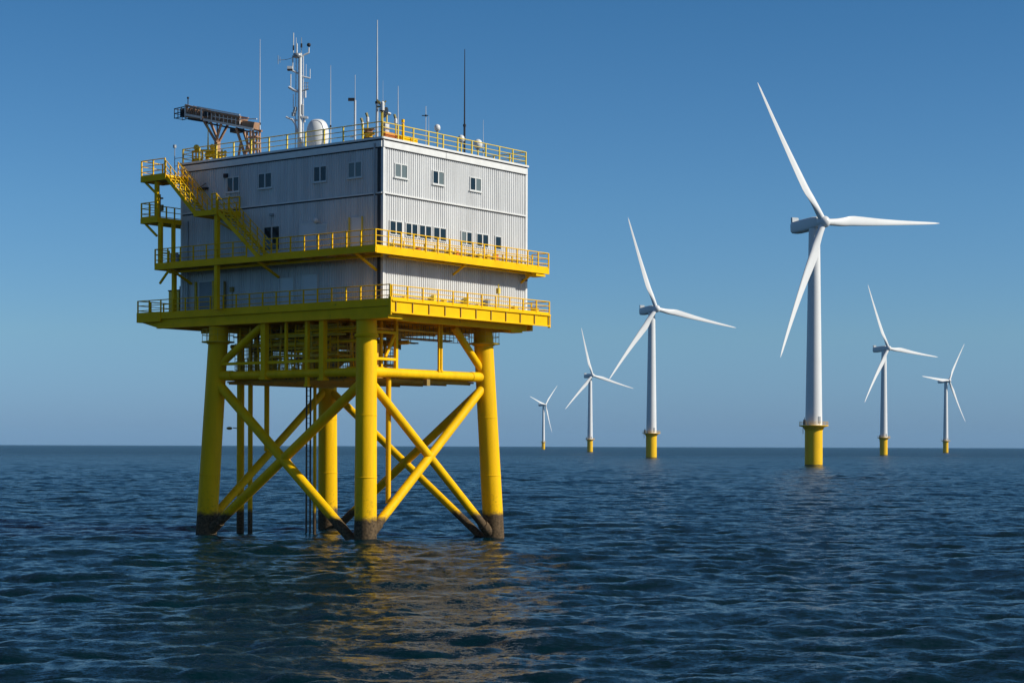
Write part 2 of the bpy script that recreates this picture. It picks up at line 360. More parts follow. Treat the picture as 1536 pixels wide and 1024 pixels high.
# mid walkway
m = MB(); m.box((-2.05, -1.3, 17.28), (0, 17.8, 17.36)); m.box((.002, -1.3, 17.28), (14.85, -.02, 17.36)); m.box((-.9, 17.802, 17.28), (3.6, 18.8, 17.36))
for k in range(9): m.box((-2.0, .5 + k*2, 17.1), (0, .62 + k*2, 17.28))
for k in range(8): m.box((.8 + k*1.9, -1.25, 17.1), (.92 + k*1.9, 0, 17.28))
mid = m.build('walkway', 'grating', plat)
m = MB(); m.box((-2.13, -1.36, 17.12), (-2.052, 17.85, 17.44)); m.box((-2.05, -1.38, 17.08), (14.92, -1.302, 17.46)); m.box((14.852, -1.30, 17.12), (14.92, 0, 17.44)); m.box((-2.05, 17.802, 17.12), (-.9, 17.88, 17.44))
m.box((-.4, -.9, 16.98), (14.0, -.75, 17.1)); m.box((-1.2, -1.0, 16.95), (-1.05, 17.5, 17.1)); m.box((13.6, -1.3, 16.9), (14.6, -.4, 17.05))
for v in (.4, 8.6, 16.6): m.beam((-1.9, v, 17.15), (-.05, v - .001, 16.3), .12, .14)
for u in (6.6, 13.6): m.beam((u, -1.1, 17.1), (u, -.05, 16.5), .1, .12)
m.build('walkway_frame', 'yellow', mid)
railing(mid, [(-.9, 18.75), (3.6, 18.75)], 17.4, 1.05, .8)
railing(mid, [(14.88, 0), (14.88, -1.34), (-2.09, -1.34), (-2.09, 7.9)], 17.42)
railing(mid, [(-2.09, 9.4), (-2.09, 17.82), (-.9, 17.82)], 17.42)
# inner handrails seen through the outer ones, with dull stores behind
railing(mid, [(.6, -.35), (14.2, -.35)], 17.4, .75, 1.0, mt='pipe')
# mid-left balcony and stair tower
def balcony(u0, u1, v0, v1, z, name='balcony', open_sides=()):
    m = MB(); m.box((u0, v0, z-.12), (u1, v1, z-.03)); f = m.build(name, 'grating', plat)
    g = MB(); t = .05
    g.box((u0-t, v0-t, z-.30), (u0, v1+t, z+.03)); g.box((u1, v0-t, z-.30), (u1+t, v1+t, z+.03)); g.box((u0, v0-t, z-.30), (u1, v0, z+.03)); g.box((u0, v1, z-.30), (u1, v1+t, z+.03))
    g.build('edge_frame', 'yellow', f); return f
b1 = balcony(-2.1, 3.6, 17.62, 19.15, 20.5)
railing(b1, [(-2.1, 17.62), (-2.1, 19.15), (3.6, 19.15)], 20.5, 1.05, .75)
b2 = balcony(-2.1, -.3, 16.85, 19.15, 23.2, 'top_landing')
railing(b2, [(-2.1, 16.9), (-2.1, 19.15), (-.3, 19.15)], 23.2, 1.1, 1.2)
b3 = balcony(-2.1, -.1, 12.05, 14.1, 20.6, 'stair_landing')
railing(b3, [(-2.1, 12.1), (-2.1, 12.5)], 20.6, 1.05, .4); railing(b3, [(-.1, 12.1), (-.1, 14.1)], 20.6, 1.05, .9)
def column(u, v, z0, z1, wd):
    m = MB(); m.box((u-wd/2, v-wd/2, z0), (u+wd/2, v+wd/2, z1)); m.box((u-wd*.75, v-wd*.75, z0), (u+wd*.75, v+wd*.75, z0+.06)); m.build('column', 'yellow', plat)
column(-1.88, 12.25, 14.3, 17.1, .27); column(-1.88, 12.25, 17.4, 20.3, .27)
column(-1.88, 17.55, 17.4, 20.2, .24); column(-1.88, 17.9, 20.52, 22.9, .24); column(-1.1, 17.1, 14.3, 17.1, .24); column(-1.0, 17.3, 17.4, 20.2, .2)
for (v, z, s) in ((17.9, 22.9, 1), (17.9, 20.2, 1), (17.6, 17.1, 1)):
    MB().beam((-1.88, v, z-.85), (-1.88, v+1.1 if z > 18 else v - .9, z), .12, .12).build('bracket', 'yellow', plat)
MB().beam((-1.88, 12.25, 19.9), (-.1, 12.25, 19.3), .1, .1).build('bracket', 'pipe', plat)
# thin pole with lamps on the balcony
m = MB(); m.tube((-1.0, 18.6, 20.5), (-1.0, 18.6, 22.2), .05, n=8); m.box((-1.15, 18.45, 21.9), (-.85, 18.75, 22.0)); m.box((-1.1, 18.3, 21.1), (-.95, 18.5, 21.5)); m.build('light_pole', 'pipe_dark', plat)

def stairs(u0, u1, vt, zt, vb, zb):
    n = int((zt-zb)/.2); m = MB()
    for k in range(n):
        t = (k+.5)/n; v = vt+(vb-vt)*t; z = zt+(zb-zt)*t; m.box((u0+.03, v-.13, z-.02), (u1-.03, v+.13, z+.02))
    s = m.build('staircase', 'pale_yellow', plat)
    g = MB()
    for u in (u0, u1): g.beam((u, vt, zt-.1), (u, vb, zb-.1), .05, .26)
    g.build('stringers', 'yellow', s)
    g = MB()
    for u in (u0-.03, u1+.03):
        for q in (.3, .6, .95): g.tube((u, vt, zt+q), (u, vb, zb+q), .026, n=6)
        k = 6
        for i in range(k+1):
            t = i/k; v = vt+(vb-vt)*t; z = zt+(zb-zt)*t; g.box((u-.03, v-.03, z-.05), (u+.03, v+.03, z+.95))
    g.build('handrail', 'yellow', s)
stairs(-2.05, -1.05, 16.85, 23.2, 14.1, 20.6); stairs(-2.05, -1.05, 12.05, 20.6, 8.3, 17.42)
MB().tube((-.5, 17.2, 24.2), (-.5, 14.3, 21.5), .03, n=6).tube((-.5, 17.2, 23.8), (-.5, 14.3, 21.1), .025, n=6).build('wall_handrail', 'yellow', plat)

# ------------------------------------------------------------------ deck house
core = MB().box((.12, .12, 14.0), (14.08, 17.48, 24.0)).build('light_block_core', 'dark', plat)  # unseen dark box added inside the walls to block light leaks
def corrugated(face, a0, a1, z0, z1, pitch=.2, dep=.045):
    """trapezoid-ribbed metal sheet standing on wall plane; ribs point outwards"""
    pts = []; x = a0
    while x < a1 - 1e-6:
        for fx, fd in ((0, 0), (.36, 0), (.5, 1), (.86, 1)):
            if x + fx*pitch <= a1: pts.append((x + fx*pitch, fd*dep))
        x += pitch
    pts.append((a1, 0)); vs = []; fs = []
    for x, d in pts:
        for z in (z0, z1):
            if face == 'R': vs.append((x, -d, z))
            elif face == 'L': vs.append((-d, x, z))
            elif face == 'B': vs.append((x, 17.6+d, z))
            else: vs.append((14.2+d, x, z))
    for k in range(len(pts)-1):
        q = (2*k, 2*k+2, 2*k+3, 2*k+1); fs.append(q if face in 'RE' else q[::-1])
    return MB().add(vs, fs)
bands = [(14.25, 17.5), (17.5, 20.80), (20.96, 23.62)]
for f, a1, in (('R', 14.2), ('L', 17.6), ('B', 14.2), ('E', 17.6)):
    m = MB()
    for z0, z1 in bands:
        c = corrugated(f, 0.1, a1-.1, z0, z1); m.add(c.v, c.f)
    wall = m.build('wall', 'cladding', plat)
    t = MB(); t2 = MB(); t3 = MB()
    def slab(mb, a, b, d0, d1, z0, z1):
        if f == 'R': mb.box((a, -d1, z0), (b, -d0, z1))
        elif f == 'L': mb.box((-d1, a, z0), (-d0, b, z1))
        elif f == 'B': mb.box((a, 17.6+d0, z0), (b, 17.6+d1, z1))
        else: mb.box((14.2+d0, a, z0), (14.2+d1, b, z1))
    slab(t, 0.0, a1, -.05, .085, 20.88, 20.96); slab(t2, .02, a1-.02, -.05, .05, 20.80, 20.875)
    half = a1*.41
    if f == 'R':
        slab(t, 0.0, half-.02, -.05, .11, 23.66, 24.04); slab(t, half+.02, a1, -.05, .11, 23.66, 24.04)
    else: slab(t, 0.0, a1, -.05, .11, 23.66, 24.04)
    slab(t2, .02, a1-.02, -.05, .07, 23.60, 23.655); slab(t2, .02, a1-.02, -.05, .07, 24.043, 24.13); slab(t3, -.1, a1+.1, -.2, .15, 24.135, 24.26)
    t.build('trim_band', 'trim', wall); t2.build('shadow_gap', 'black', wall); t3.build('roof_edge', 'trim', wall)
# corner posts
m = MB(); m.box((-.01, -.075, 14.25), (.14, .10, 24.06)); m.box((14.06, -.075, 14.25), (14.26, .1, 24.06)); m.box((-.06, 17.5, 14.25), (.1, 17.66, 24.06)); m.box((14.1, 17.5, 14.25), (14.26, 17.66, 24.06)); m.build('corner_trim', 'trim', plat)
m = MB(); m.box((-.065, .13, 14.3), (-.012, .34, 23.6)); m.build('corner_recess', 'dark', plat)
m = MB(); m.tube((-.16, .5, 14.3), (-.16, .5, 23.9), .05, n=8); m.build('downpipe', 'grey', plat)
m = MB(); m.tube((-.12, 16.9, 14.4), (-.12, 16.9, 20.4), .05, n=8); m.build('downpipe', 'grey', plat)
MB().box((.05, .05, 24.0), (14.15, 17.55, 24.14)).build('roof', 'grey', plat)
for u0, v0, u1, v1, z1 in ((5, 5.5, 8, 8.5, 24.9), (9.5, 9, 12, 13, 24.7), (6, 12, 8.5, 14.5, 24.8)):
    m = MB(); m.box((u0, v0, 24.14), (u1, v1, z1)); m.box((u0-.1, v0-.1, z1), (u1+.1, v1+.1, z1+.06)); m.build('roof_hatch', 'trim', plat)
railing(plat, [(-.02, 17.5), (-.02, .0)], 24.26, .93, 1.6, False, 'pale_yellow')
railing(plat, [(-.02, 0), (14.15, 0), (14.15, 17.5), (0, 17.5)], 24.26, .9, 1.35, False, 'pale_yellow')
m = MB(); m.box((1.79, -.06, 24.26), (1.91, .06, 25.3)); m.box((1.78, -.07, 25.35), (1.92, .07, 25.55)); m.build('gate_post', 'yellow', plat)

# windows
def window(face, a0, a1, z0, z1, panes=2, pale=(), sill=True, fr=.055, name='window'):
    def bx(m, a, b, d0, d1, zz0, zz1):
        if face == 'R': m.box((a, -d1, zz0), (b, -d0, zz1))
        else: m.box((-d1, a, zz0), (-d0, b, zz1))
    m = MB(); D = .085
    bx(m, a0-fr, a0, .0, D, z0-fr, z1+fr); bx(m, a1, a1+fr, .0, D, z0-fr, z1+fr)
    bx(m, a0, a1, .0, D, z1, z1+fr); bx(m, a0, a1, .0, D, z0-fr, z0)
    wd = (a1-a0)/panes
    for k in range(1, panes): bx(m, a0+k*wd-.045, a0+k*wd+.045, .0, D-.003, z0, z1)
    if sill: bx(m, a0-.12, a1+.12, .0, D+.05, z0-fr-.07, z0-fr-.004)
    o = m.build(name, 'frame', plat)
    for k in range(panes):
        g = MB(); l = a0+k*wd+(.047 if k else .001); r_ = a0+(k+1)*wd-(.047 if k < panes-1 else .001)
        bx(g, l, r_, .046, .056, z0+.001, z1-.001); g.build('pane', 'glass_pale' if k in pale else 'glass', o)
    return o
window('R', 1.08, 2.15, 22.02, 22.76, 2, (0, 1)); window('R', 4.62, 5.63, 22.02, 22.76, 2, (1,)); window('R', 8.28, 9.32, 22.03, 22.78, 2, (1,))
for a0, a1 in ((.64, 1.7), (2.1, 3.12), (3.36, 4.42), (4.7, 5.85), (7.42, 8.4), (8.96, 10.08)): window('R', a0, a1, 18.52, 19.28, 2, (0,) if a0 in (7.42,) else (), False)
window('R', 10.87, 11.42, 18.5, 19.28, 1, (), False)
for a0, a1, pl in ((12.22, 13.24, ()), (9.3, 10.4, ()), (4.57, 5.57, ()), (1.66, 2.68, (0, 1))): window('L', a0, a1, 22.04, 22.9, 2, pl)
window('L', 8.58, 9.9, 18.05, 19.5, 2, (), False)
def door(a0, a1, z0, z1, mt='grey', name='door', handle=True, louvre=False):
    m = MB(); m.box((-.10, a0, z0), (0, a1, z1)); o = m.build(name, mt, plat)
    g = MB(); g.box((-.115, a0-.08, z0), (0, a0-.002, z1+.08)); g.box((-.115, a1+.002, z0), (0, a1+.08, z1+.08)); g.box((-.115, a0, z1+.002), (0, a1, z1+.08)); g.build('door_frame', 'frame', o)
    if handle: MB().box((-.16, a0+.1, z0+.95), (-.102, a0+.22, z0+1.0)).build('handle', 'pale_steel', o)
    if louvre:
        g = MB()
        for k in range(int((z1-z0)/.12)): g.box((-.13, a0+.05, z0+.03+k*.12), (-.102, a1-.05, z0+.08+k*.12))
        g.build('louvre', 'pale_steel', o)
M['door'] = mat('door_grey', (0.62, 0.63, 0.64), 0.4, vary=.15)
M['door_dark'] = mat('door_dark', (0.20, 0.22, 0.24), 0.4, vary=.2)
door(5.45, 6.7, 17.45, 19.45, 'door'); door(4.5, 5.3, 18.7, 19.3, 'door', 'vent', False, True); door(1.5, 2.4, 17.45, 19.5, 'door')
door(14.6, 15.8, 14.3, 16.35, 'door_dark'); door(7.35, 8.3, 14.3, 16.15, 'door'); door(5.3, 6.45, 14.3, 16.25, 'door')
m = MB(); m.tube((-.05, 5.2, 19.55), (-.28, 5.2, 19.6), .03, n=6); m.ball((-.32, 5.2, 19.6), .17, 12); m.build('wall_lamp', 'white', plat)
m = MB(); m.box((-.2, 13.2, 22.95), (-.03, 13.5, 23.2)); m.build('wall_lamp', 'black', plat)
m = MB(); m.box((-.25, 15.0, 22.35), (-.03, 15.9, 22.47)); m.tube((-.1, 15.9, 22.5), (-.1, 15.2, 22.75), .02, n=6); m.build('wall_bracket', 'black', plat)
m = MB(); m.tube((-.12, 9.2, 19.6), (-.12, 9.2, 20.3), .02, n=6); m.box((-.22, 9.05, 20.2), (-.05, 9.35, 20.32)); m.build('wall_lamp', 'grey', plat)
m = MB(); m.tube((-.15, 13.4, 14.35), (-.15, 13.4, 16.3), .08, n=8); m.box((-.2, 12.6, 15.6), (-.05, 12.9, 15.9)); m.tube((-.1, 12.75, 14.3), (-.1, 12.75, 15.6), .02, n=6); m.build('standpipe', 'pipe_dark', plat)
for v in (16.05, 14.4): MB().box((-.16, v, 14.3), (-.04, v+.16, 16.4)).build('door_post', 'pipe', plat)
MB().box((.3, -.25, 16.55), (.32, -.22, 16.57)).v
m = MB(); m.tube((13.7, -.05, 16.7), (13.7, -.3, 16.75), .03, n=6); m.box((13.6, -.45, 16.6), (13.8, -.28, 16.75)); m.build('wall_lamp', 'black', plat)
for v in (1.45, 2.5): MB().box((-.2, v, 17.42), (-.12, v+.08, 19.6)).build('door_post', 'pale_yellow', plat)
# small kit along the sunlit walkway wall and deck wall
rk = random.Random(3)
for k in range(14):
    u = .7 + k*.75 + rk.uniform(-.2, .2); h = rk.uniform(.25, .7); wdt = rk.uniform(.12, .4)
    MB().box((u, -.3, MID), (u+wdt, -.12, MID+h)).build('service_box', rk.choice(['pipe', 'orange', 'grey', 'pale_yellow']), plat)
for k in range(12):
    u = 1.5 + k*1.0 + rk.uniform(-.2, .2); h = rk.uniform(.3, .9); wdt = rk.uniform(.08, .5)
    MB().box((u, -.4, LOW-.05), (u+wdt, -.15, LOW+h)).build('service_box', rk.choice(['pipe', 'pale_yellow', 'grey', 'pale_yellow']), plat)
for z, d in ((LOW+.35, .3), (LOW+.6, .22), (MID+.3, .2), (MID+.5, .15)):
    MB().tube((.5, -d, z), (13.5, -d, z), .025, n=6).build('conduit', 'pale_yellow', plat)
MB().box((12.9, -1.75, 14.37), (13.3, -1.4, 14.75)).build('junction_box', 'pipe', plat)
m = MB(); m.tube((9.1, -1.7, 14.3), (9.1, -1.7, 16.0), .04, n=6); m.box((9.0, -1.8, 15.4), (9.2, -1.6, 15.75)); m.build('light_pole', 'pale_yellow', plat)

# equipment tank on the far left of the decks
t = on_platform('equipment_skid', 'pale ribbed equipment skid on the main deck beyond the far wall corner', 'equipment', 1.3, 18.7, 14.22)
m = MB()
m.box((-1.0, -.5, .12), (1.2, .5, 1.75)); m.build('casing', 'pale_yellow', t)
m = MB()
for k in range(6): m.box((-.95+k*.36, -.56, .15), (-.87+k*.36, -.502, 1.7))
m.box((-1.02, -.52, 0), (1.22, .52, .118)); m.box((-1.04, -.54, 1.752), (1.24, .54, 1.82)); m.build('ribs', 'black', t)
m = MB(); m.tube((-.4, 0, 1.8), (-.4, 0, 2.1), .08, n=8); m.tube((-.8, .1, 1.8), (-.8, .1, 2.0), .05, n=8); m.build('outlet', 'black', t)
t = on_platform('gas_bottle_rack', 'rack of grey upright bottles behind the rail at the left end of the mid walkway', 'rack', 1.0, 18.2, 17.36)
MB().box((-1.2, -.3, 0), (1.4, .3, .08)).box((-1.2, .28, .081), (1.4, .3, 1.0)).build('frame', 'black', t)
for k in range(5): MB().lathe((-.9 + k*.5, 0, 0), [(.15, .085), (.15, .95), (.08, 1.1), (.04, 1.12)], 10).build('bottle', 'grey', t)

# ------------------------------------------------------------------ roof equipment
RT = 24.14
def whip(label, u, v, top, r, mt='pale_steel', z0=RT, joint=True):
    t = on_platform('whip_antenna', label, 'antenna', u, v, z0, 'whip antennas on the platform roof')
    h = top - z0; j = h*.33
    MB().tube((0, 0, 0), (0, 0, j), r*1.35, n=8).lathe((0, 0, 0), [(r*3, 0), (r*3, .03), (r*1.3, .05)], 8).build('base_tube', mt, t)
    MB().tube((0, 0, j), (0, 0, h), r, r*.45, n=8).build('rod', mt, t)
    if joint: MB().tube((0, 0, j-.08), (0, 0, j+.06), r*2, n=8).build('coupling', 'black', t)
    return t
whip('tall pale whip antenna just right of the rusty crane boom', 3, 13.45, 32.4, .035)
whip('thin pale whip antenna just right of the white radome', 3, 7.1, 29.9, .03)
d = whip('tallest whip antenna, thick and pale, standing by the near roof corner', 1, 1.35, 31.6, .06)
whip('pale whip antenna on the roof just right of the corner floodlights', 3.67, 2, 28.1, .035)
whip('very thin faint whip antenna above the grey dish by the corner', 2.6, 2.3, 28.3, .014)
whip('tall dark whip antenna over the right-hand part of the roof', 10.2, 2, 31.5, .05, 'black')
whip('short thin whip antenna nearest the right end of the roof', 12.15, 2, 27.2, .022)
whip('short thin whip antenna left of the first small dome antenna', 6.85, 2.2, 26.7, .02)
t = on_platform('wind_sensor_pole', 'slim pole with a small crossbar, left of the small dome antennas', 'sensor pole', 6.33, 2, RT)
MB().tube((0, 0, 0), (0, 0, 3.1), .03, .02, n=8).build('pole', 'pale_steel', t)
MB().tube(-.25*LAT + Vector((0, 0, 2.5)), .15*LAT + Vector((0, 0, 2.5)), .03, n=6).ball(Vector((0, 0, 2.5)), .07, 8).build('crossbar', 'black', t)
t = on_platform('camera_pole', 'pole carrying a dark camera housing between radome and roof corner', 'camera pole', 3, 5.0, RT)
MB().tube((0, 0, 0), (0, 0, 3.3), .07, n=8).tube((0, 0, 3.3), (0, 0, 4.9), .02, n=6).build('pole', 'pale_steel', t)
q = Vector((0, 0, 3.35)) - .25*LAT; MB().beam(q - .18*LAT, q + .22*LAT, .16, .18).build('camera', 'black', t)
MB().tube(Vector((0, 0, 1.0)), Vector((0, 0, 1.0)) - .3*LAT, .03, n=6).build('bracket', 'grey', t)

def dome(label, u, v, zc, r, mt='white', base='pale_yellow'):
    t = on_platform('dome_antenna', label, 'dome antenna', u, v, RT, 'small dome antennas on the roof')
    h = zc - RT; MB().tube((0, 0, 0), (0, 0, h-r*.7), .05, n=8).build('pole', base, t)
    MB().lathe((0, 0, h), [(r*.55, -r), (r*.9, -r*.8), (r, -r*.2), (r*.96, r*.25), (r*.75, r*.65), (r*.4, r*.92), (.01, r)], 16).build('shell', mt, t)
    MB().lathe((0, 0, h-r*1.05), [(r*.3, -.08), (r*.6, 0), (r*.6, .04)], 10).build('mount', 'grey', t)
dome('leftmost of the three small white domes along the sunlit roof edge', 7.46, 2, 26.05, .2)
dome('middle one of the three small white domes, low beside the dark whip antenna', 9.5, 1.7, 25.6, .22)
dome('largest of the three small white domes, right of the dark whip antenna', 11.1, 1.6, 25.45, .3)
def flood(label, u, v, zc, kind):
    t = on_platform('mast_light' if kind != 'dish' else 'satellite_dish', label, 'light' if kind != 'dish' else 'dish', u, v, RT)
    h = zc - RT; MB().tube((0, 0, 0), (0, 0, h), .045, n=8).build('post', 'pale_yellow', t)
    if kind == 'dish':
        c = Vector((0, 0, h)); d0 = (-LAT*.8 + Vector((-.5, -.4, .15))).normalized(); m = MB(); vs = []; fs = []
        a = d0.orthogonal().normalized(); b = d0.cross(a)
        for k in range(5):
            rr = .34*(k+.01)/4
            for i in range(16): an = 2*math.pi*i/16; vs.append(c + d0*(rr*rr*1.1) + a*rr*math.cos(an) + b*rr*math.sin(an))
        for k in range(4):
            for i in range(16): j = (i+1) % 16; fs.append((k*16+i, k*16+j, (k+1)*16+j, (k+1)*16+i))
        m.add(vs, fs, True); m.tube(c, c - d0*.25, .1, n=8); m.build('reflector', 'grey', t)
        MB().tube(c, c + d0*.3, .015, n=6).ball(c + d0*.3, .045, 8).build('feed', 'black', t)
    elif kind == 'drum':
        MB().tube((0, 0, h-.1), (0, 0, h+.35), .12, n=12).ball((0, 0, h+.35), .12, 12).build('lamp', 'white', t); MB().lathe((0, 0, h-.15), [(.1, 0), (.16, .02), (.16, .05)], 10).build('mount', 'black', t)
    elif kind == 'cluster':
        m = MB()
        for k in range(9):
            an = k*2.4; q = Vector((math.cos(an)*.28, math.sin(an)*.28, .15 + .25*math.sin(k*1.7))); m.beam(Vector((0, 0, h)), Vector((0, 0, h)) + q, .07, .09)
        m.build('array', 'olive', t); MB().tube((0, 0, h-.35), (0, 0, h-.15), .14, n=10).build('lamp', 'white', t)
    else:
        MB().tube((0, 0, h), (0, 0, h+.2), .1, n=10).ball((0, 0, h+.22), .1, 10).build('lamp', 'white', t)
        MB().beam(Vector((0, 0, h+.3)), Vector((0, 0, h+.55)) - .08*LAT, .14, .1).build('hood', 'olive', t)
flood('white drum lamp on the tall yellow post right at the near roof corner', .15, .15, 25.95, 'drum')
flood('olive antenna cluster between the thick whip antenna and the near roof corner post', .9, .9, 26.3, 'cluster')
flood('grey dish with its bowl turned left, just right of the corner post', 1.5, 1.0, 26.0, 'dish')
flood('small white lamp under an olive hood, left of the thick whip antenna', 1.2, 2.3, 25.55, 'lamp')
flood('small white lamp under an olive hood, right of the grey dish', 2.2, .9, 25.45, 'lamp')
flood('small white lamp on the post furthest left of the corner cluster', 1.5, 3.0, 25.35, 'lamp')
t = on_platform('control_cabinet', 'white upright control cabinet just behind the rail right of the roof corner', 'cabinet', .85, .55, RT)
MB().box((-.15, -.15, 0), (.2, .15, 1.05)).box((-.18, -.18, 1.052), (.23, .18, 1.1)).build('casing', 'white', t); MB().box((-.1, -.17, .1), (.15, -.152, .95)).build('door', 'pale_steel', t)
t = on_platform('raft_container', 'orange life raft container lying at the near roof corner', 'life raft', .75, .3, RT)
MB().tube((-.35, -.02, .36), (.75, -.02, .36), .17, n=14).build('shell', 'orange', t); MB().box((-.2, -.15, 0), (-.1, .12, .2)).box((.4, -.15, 0), (.5, .12, .2)).build('cradle', 'yellow', t)
t = on_platform('gear_locker', 'low yellow gear locker behind the rail right of the orange container', 'locker', 2.4, .35, RT)
MB().box((-.7, -.2, 0), (1.0, .2, .42)).build('body', 'yellow', t); MB().box((-.73, -.23, .422), (1.03, .23, .47)).build('lid', 'pale_yellow', t)
t = on_platform('cable_reel', 'brown stacked cable reels left of the near roof corner', 'cable reel', .9, 1.95, RT)
for k in range(3): MB().lathe((0, 0, .05 + k*.3), [(.4, 0), (.4, .04), (.25, .05), (.25, .2), (.4, .21), (.4, .25)], 18).build('reel', 'rust' if k != 1 else 'pipe', t)

# radome
t = on_platform('radome', 'big white radome beside the communications mast', 'radome', 3, 8.22, RT)
prof = [(.58, .5), (.66, .8), (.70, 1.2), (.72, 1.5)] + [(.72*math.cos(R(a))**.7, 1.55 + .9*math.sin(R(a))) for a in (12, 25, 38, 50, 62, 74, 86)]
MB().lathe((0, 0, 0), prof, 32).build('shell', 'white', t); MB().lathe((0, 0, 0), [(.5, 0), (.5, .08), (.3, .1), (.3, .45), (.58, .498)], 20).build('pedestal', 'pale_steel', t)

# communications mast
t = on_platform('communications_mast', 'white communications mast with side arms, whips and instruments, left of the radome', 'mast', 3, 9.8, RT)
H = 31.0 - RT
def W(px, py): return LAT*((px-450)/23.3) + Vector((0, 0, (83-py)/23.3 + 30.9 - RT))
MB().tube((0, 0, 0), (0, 0, H), .16, .12, n=8).build('pole', 'white', t)
MB().tube(LAT*.22 + Vector((0, 0, 0)), LAT*.2 + Vector((0, 0, H-.1)), .04, n=8).tube(-LAT*.3, -LAT*.25 + Vector((0, 0, H)), .03, n=6).build('side_tube', 'pale_steel', t)
m = MB(); m.lathe(W(446, 88), [(.05, 0), (.28, .05), (.28, .28), (.1, .32)], 14); m.build('top_drum', 'grey', t)
def arm(pts, r, mt='white'): MB().path([W(*p) for p in pts], r, 8).build('arm', mt, t)
arm([(451, 87), (456, 83), (463, 80)], .06); arm([(448, 111), (433, 104)], .06); arm([(452, 115), (465, 118)], .05); arm([(448, 138), (441, 136), (433, 131)], .085, 'pale_steel')
arm([(452, 137), (463, 134)], .05, 'grey'); arm([(446, 181), (438, 180), (429, 176)], .06, 'pale_steel'); arm([(438, 179), (443, 186), (446, 200)], .07, 'pale_steel'); arm([(449, 88), (440, 87), (430, 90), (417, 91)], .018, 'grey')
def rod(px, y0, y1, r, mt='white', nm='whip'): MB().tube(W(px, y0), W(px, y1), r, n=8).build(nm, mt, t)
rod(440, 80, 50, .03); rod(444, 80, 57, .015); rod(445, 80, 66, .05, 'white', 'drum_sensor'); rod(452, 82, 57, .02, 'grey'); rod(463, 80, 72, .04, 'white', 'sensor_post'); rod(439, 107, 84, .04); rod(465, 118, 104, .025); rod(459, 116, 97, .015)
rod(436, 131, 112, .035); rod(440, 162, 142, .03); rod(458, 137, 147, .06, 'white', 'down_cone'); rod(417, 97, 84, .02, 'grey', 'yagi_element'); rod(420, 95, 86, .015, 'grey', 'yagi_element'); rod(452, 72, 66, .06, 'black', 'whip_tip'); rod(440, 76, 69, .05, 'black', 'whip_tip')
MB().ball(W(463, 68), .13, 12).build('anemometer', 'black', t); MB().beam(W(431, 103), W(439, 103), .3, .22).build('radar_box', 'white', t); MB().beam(W(431, 105.5), W(439, 105.5), .34, .08).build('radar_base', 'black', t)
m = MB()
for px in (455, 458, 461): m.tube(W(px, 135), W(px, 124), .02, n=6)
for y in (125, 130): m.tube(W(454, y), W(463, y), .02, n=6)
m.build('cage', 'grey', t)
MB().tube(W(453.5, 172), W(453.5, 160), .12, n=10).ball(W(453.5, 159), .12, 10).build('navigation_light', 'grey', t)
MB().beam(W(452, 176), W(462, 177), .3, .12).build('bracket_shelf', 'white', t); MB().tube(W(457, 178), W(457, 184), .05, n=8).build('down_cone', 'white', t)
m = MB()
for y in range(88, 205, 6): m.tube(W(445, y), W(443, y), .012, n=5)
for px, y in ((442, 168), (440, 172), (443, 164)): m.box(W(px, y) - Vector((.08, .08, .12)), W(px, y) + Vector((.08, .08, .12)))
m.build('cable_clamps', 'grey', t)

# crane: rusty boom laid on two trestles, running along v
t = on_platform('davit_crane', 'rusty brown lattice crane boom resting on two trestles at the far left of the roof', 'crane', 2, 13, RT)
def Cb(v, z, du=0.0): return Vector((du, v - 13, z - RT))
m = MB()
top = [(19.1, 28.5), (17.45, 28.0), (13.85, 27.15)]; bot = [(19.1, 27.75), (17.45, 27.42), (12.6, 26.2)]
for du in (-.35, .35):
    for L_ in (top, bot):
        for a, b in zip(L_, L_[1:]): m.beam(Cb(*a, du), Cb(*b, du), .12, .13)
    n = 15
    for k in range(n):
        v0 = 19.0 - k*(5.2/n)*1.0; v1 = 19.0 - (k+1)*(5.2/n)
        zt = lambda v: np.interp(v, [13.85, 17.45, 19.1], [27.15, 28.0, 28.5]); zb = lambda v: np.interp(v, [12.6, 17.45, 19.1], [26.2, 27.42, 27.75])
        m.beam(Cb(v0, zb(v0), du), Cb(v0, zt(v0), du), .06, .06); m.beam(Cb(v0, zb(v0) if k % 2 else zt(v0), du), Cb(v1, zt(v1) if k % 2 else zb(v1), du), .05, .05)
m.build('boom', 'rust', t)
M['pale_rust'] = mat('weathered_white', (0.80, 0.74, 0.68), 0.6, vary=.4, vscale=4)
m = MB()
for du in (-.42,): m.beam(Cb(17.9, 28.24, du), Cb(13.85, 27.28, du), .05, .09); m.beam(Cb(19.0, 27.85, du), Cb(17.5, 27.5, du), .05, .14); m.beam(Cb(17.3, 27.34, du), Cb(12.6, 26.22, du), .05, .14)
m.box(Cb(17.55, 27.35, -.44), Cb(17.42, 28.05, -.36)); m.beam(Cb(13.8, 27.0, -.4), Cb(12.3, 26.85, -.4), .08, .06); m.box(Cb(19.12, 27.7, -.44), Cb(19.04, 28.5, -.36))
m.build('edge_strips', 'pale_rust', t)
m = MB(); m.beam(Cb(17.1, 27.62), Cb(13.9, 26.83), .62, .5); m.beam(Cb(18.9, 28.1), Cb(17.6, 27.72), .6, .42); m.beam(Cb(13.8, 26.72), Cb(12.75, 26.5), .55, .45); m.build('machinery', 'rust', t)
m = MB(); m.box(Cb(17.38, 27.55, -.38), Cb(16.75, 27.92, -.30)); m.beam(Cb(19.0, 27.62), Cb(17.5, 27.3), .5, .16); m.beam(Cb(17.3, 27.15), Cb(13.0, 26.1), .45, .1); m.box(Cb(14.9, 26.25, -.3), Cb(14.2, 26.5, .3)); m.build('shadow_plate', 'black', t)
m = MB()
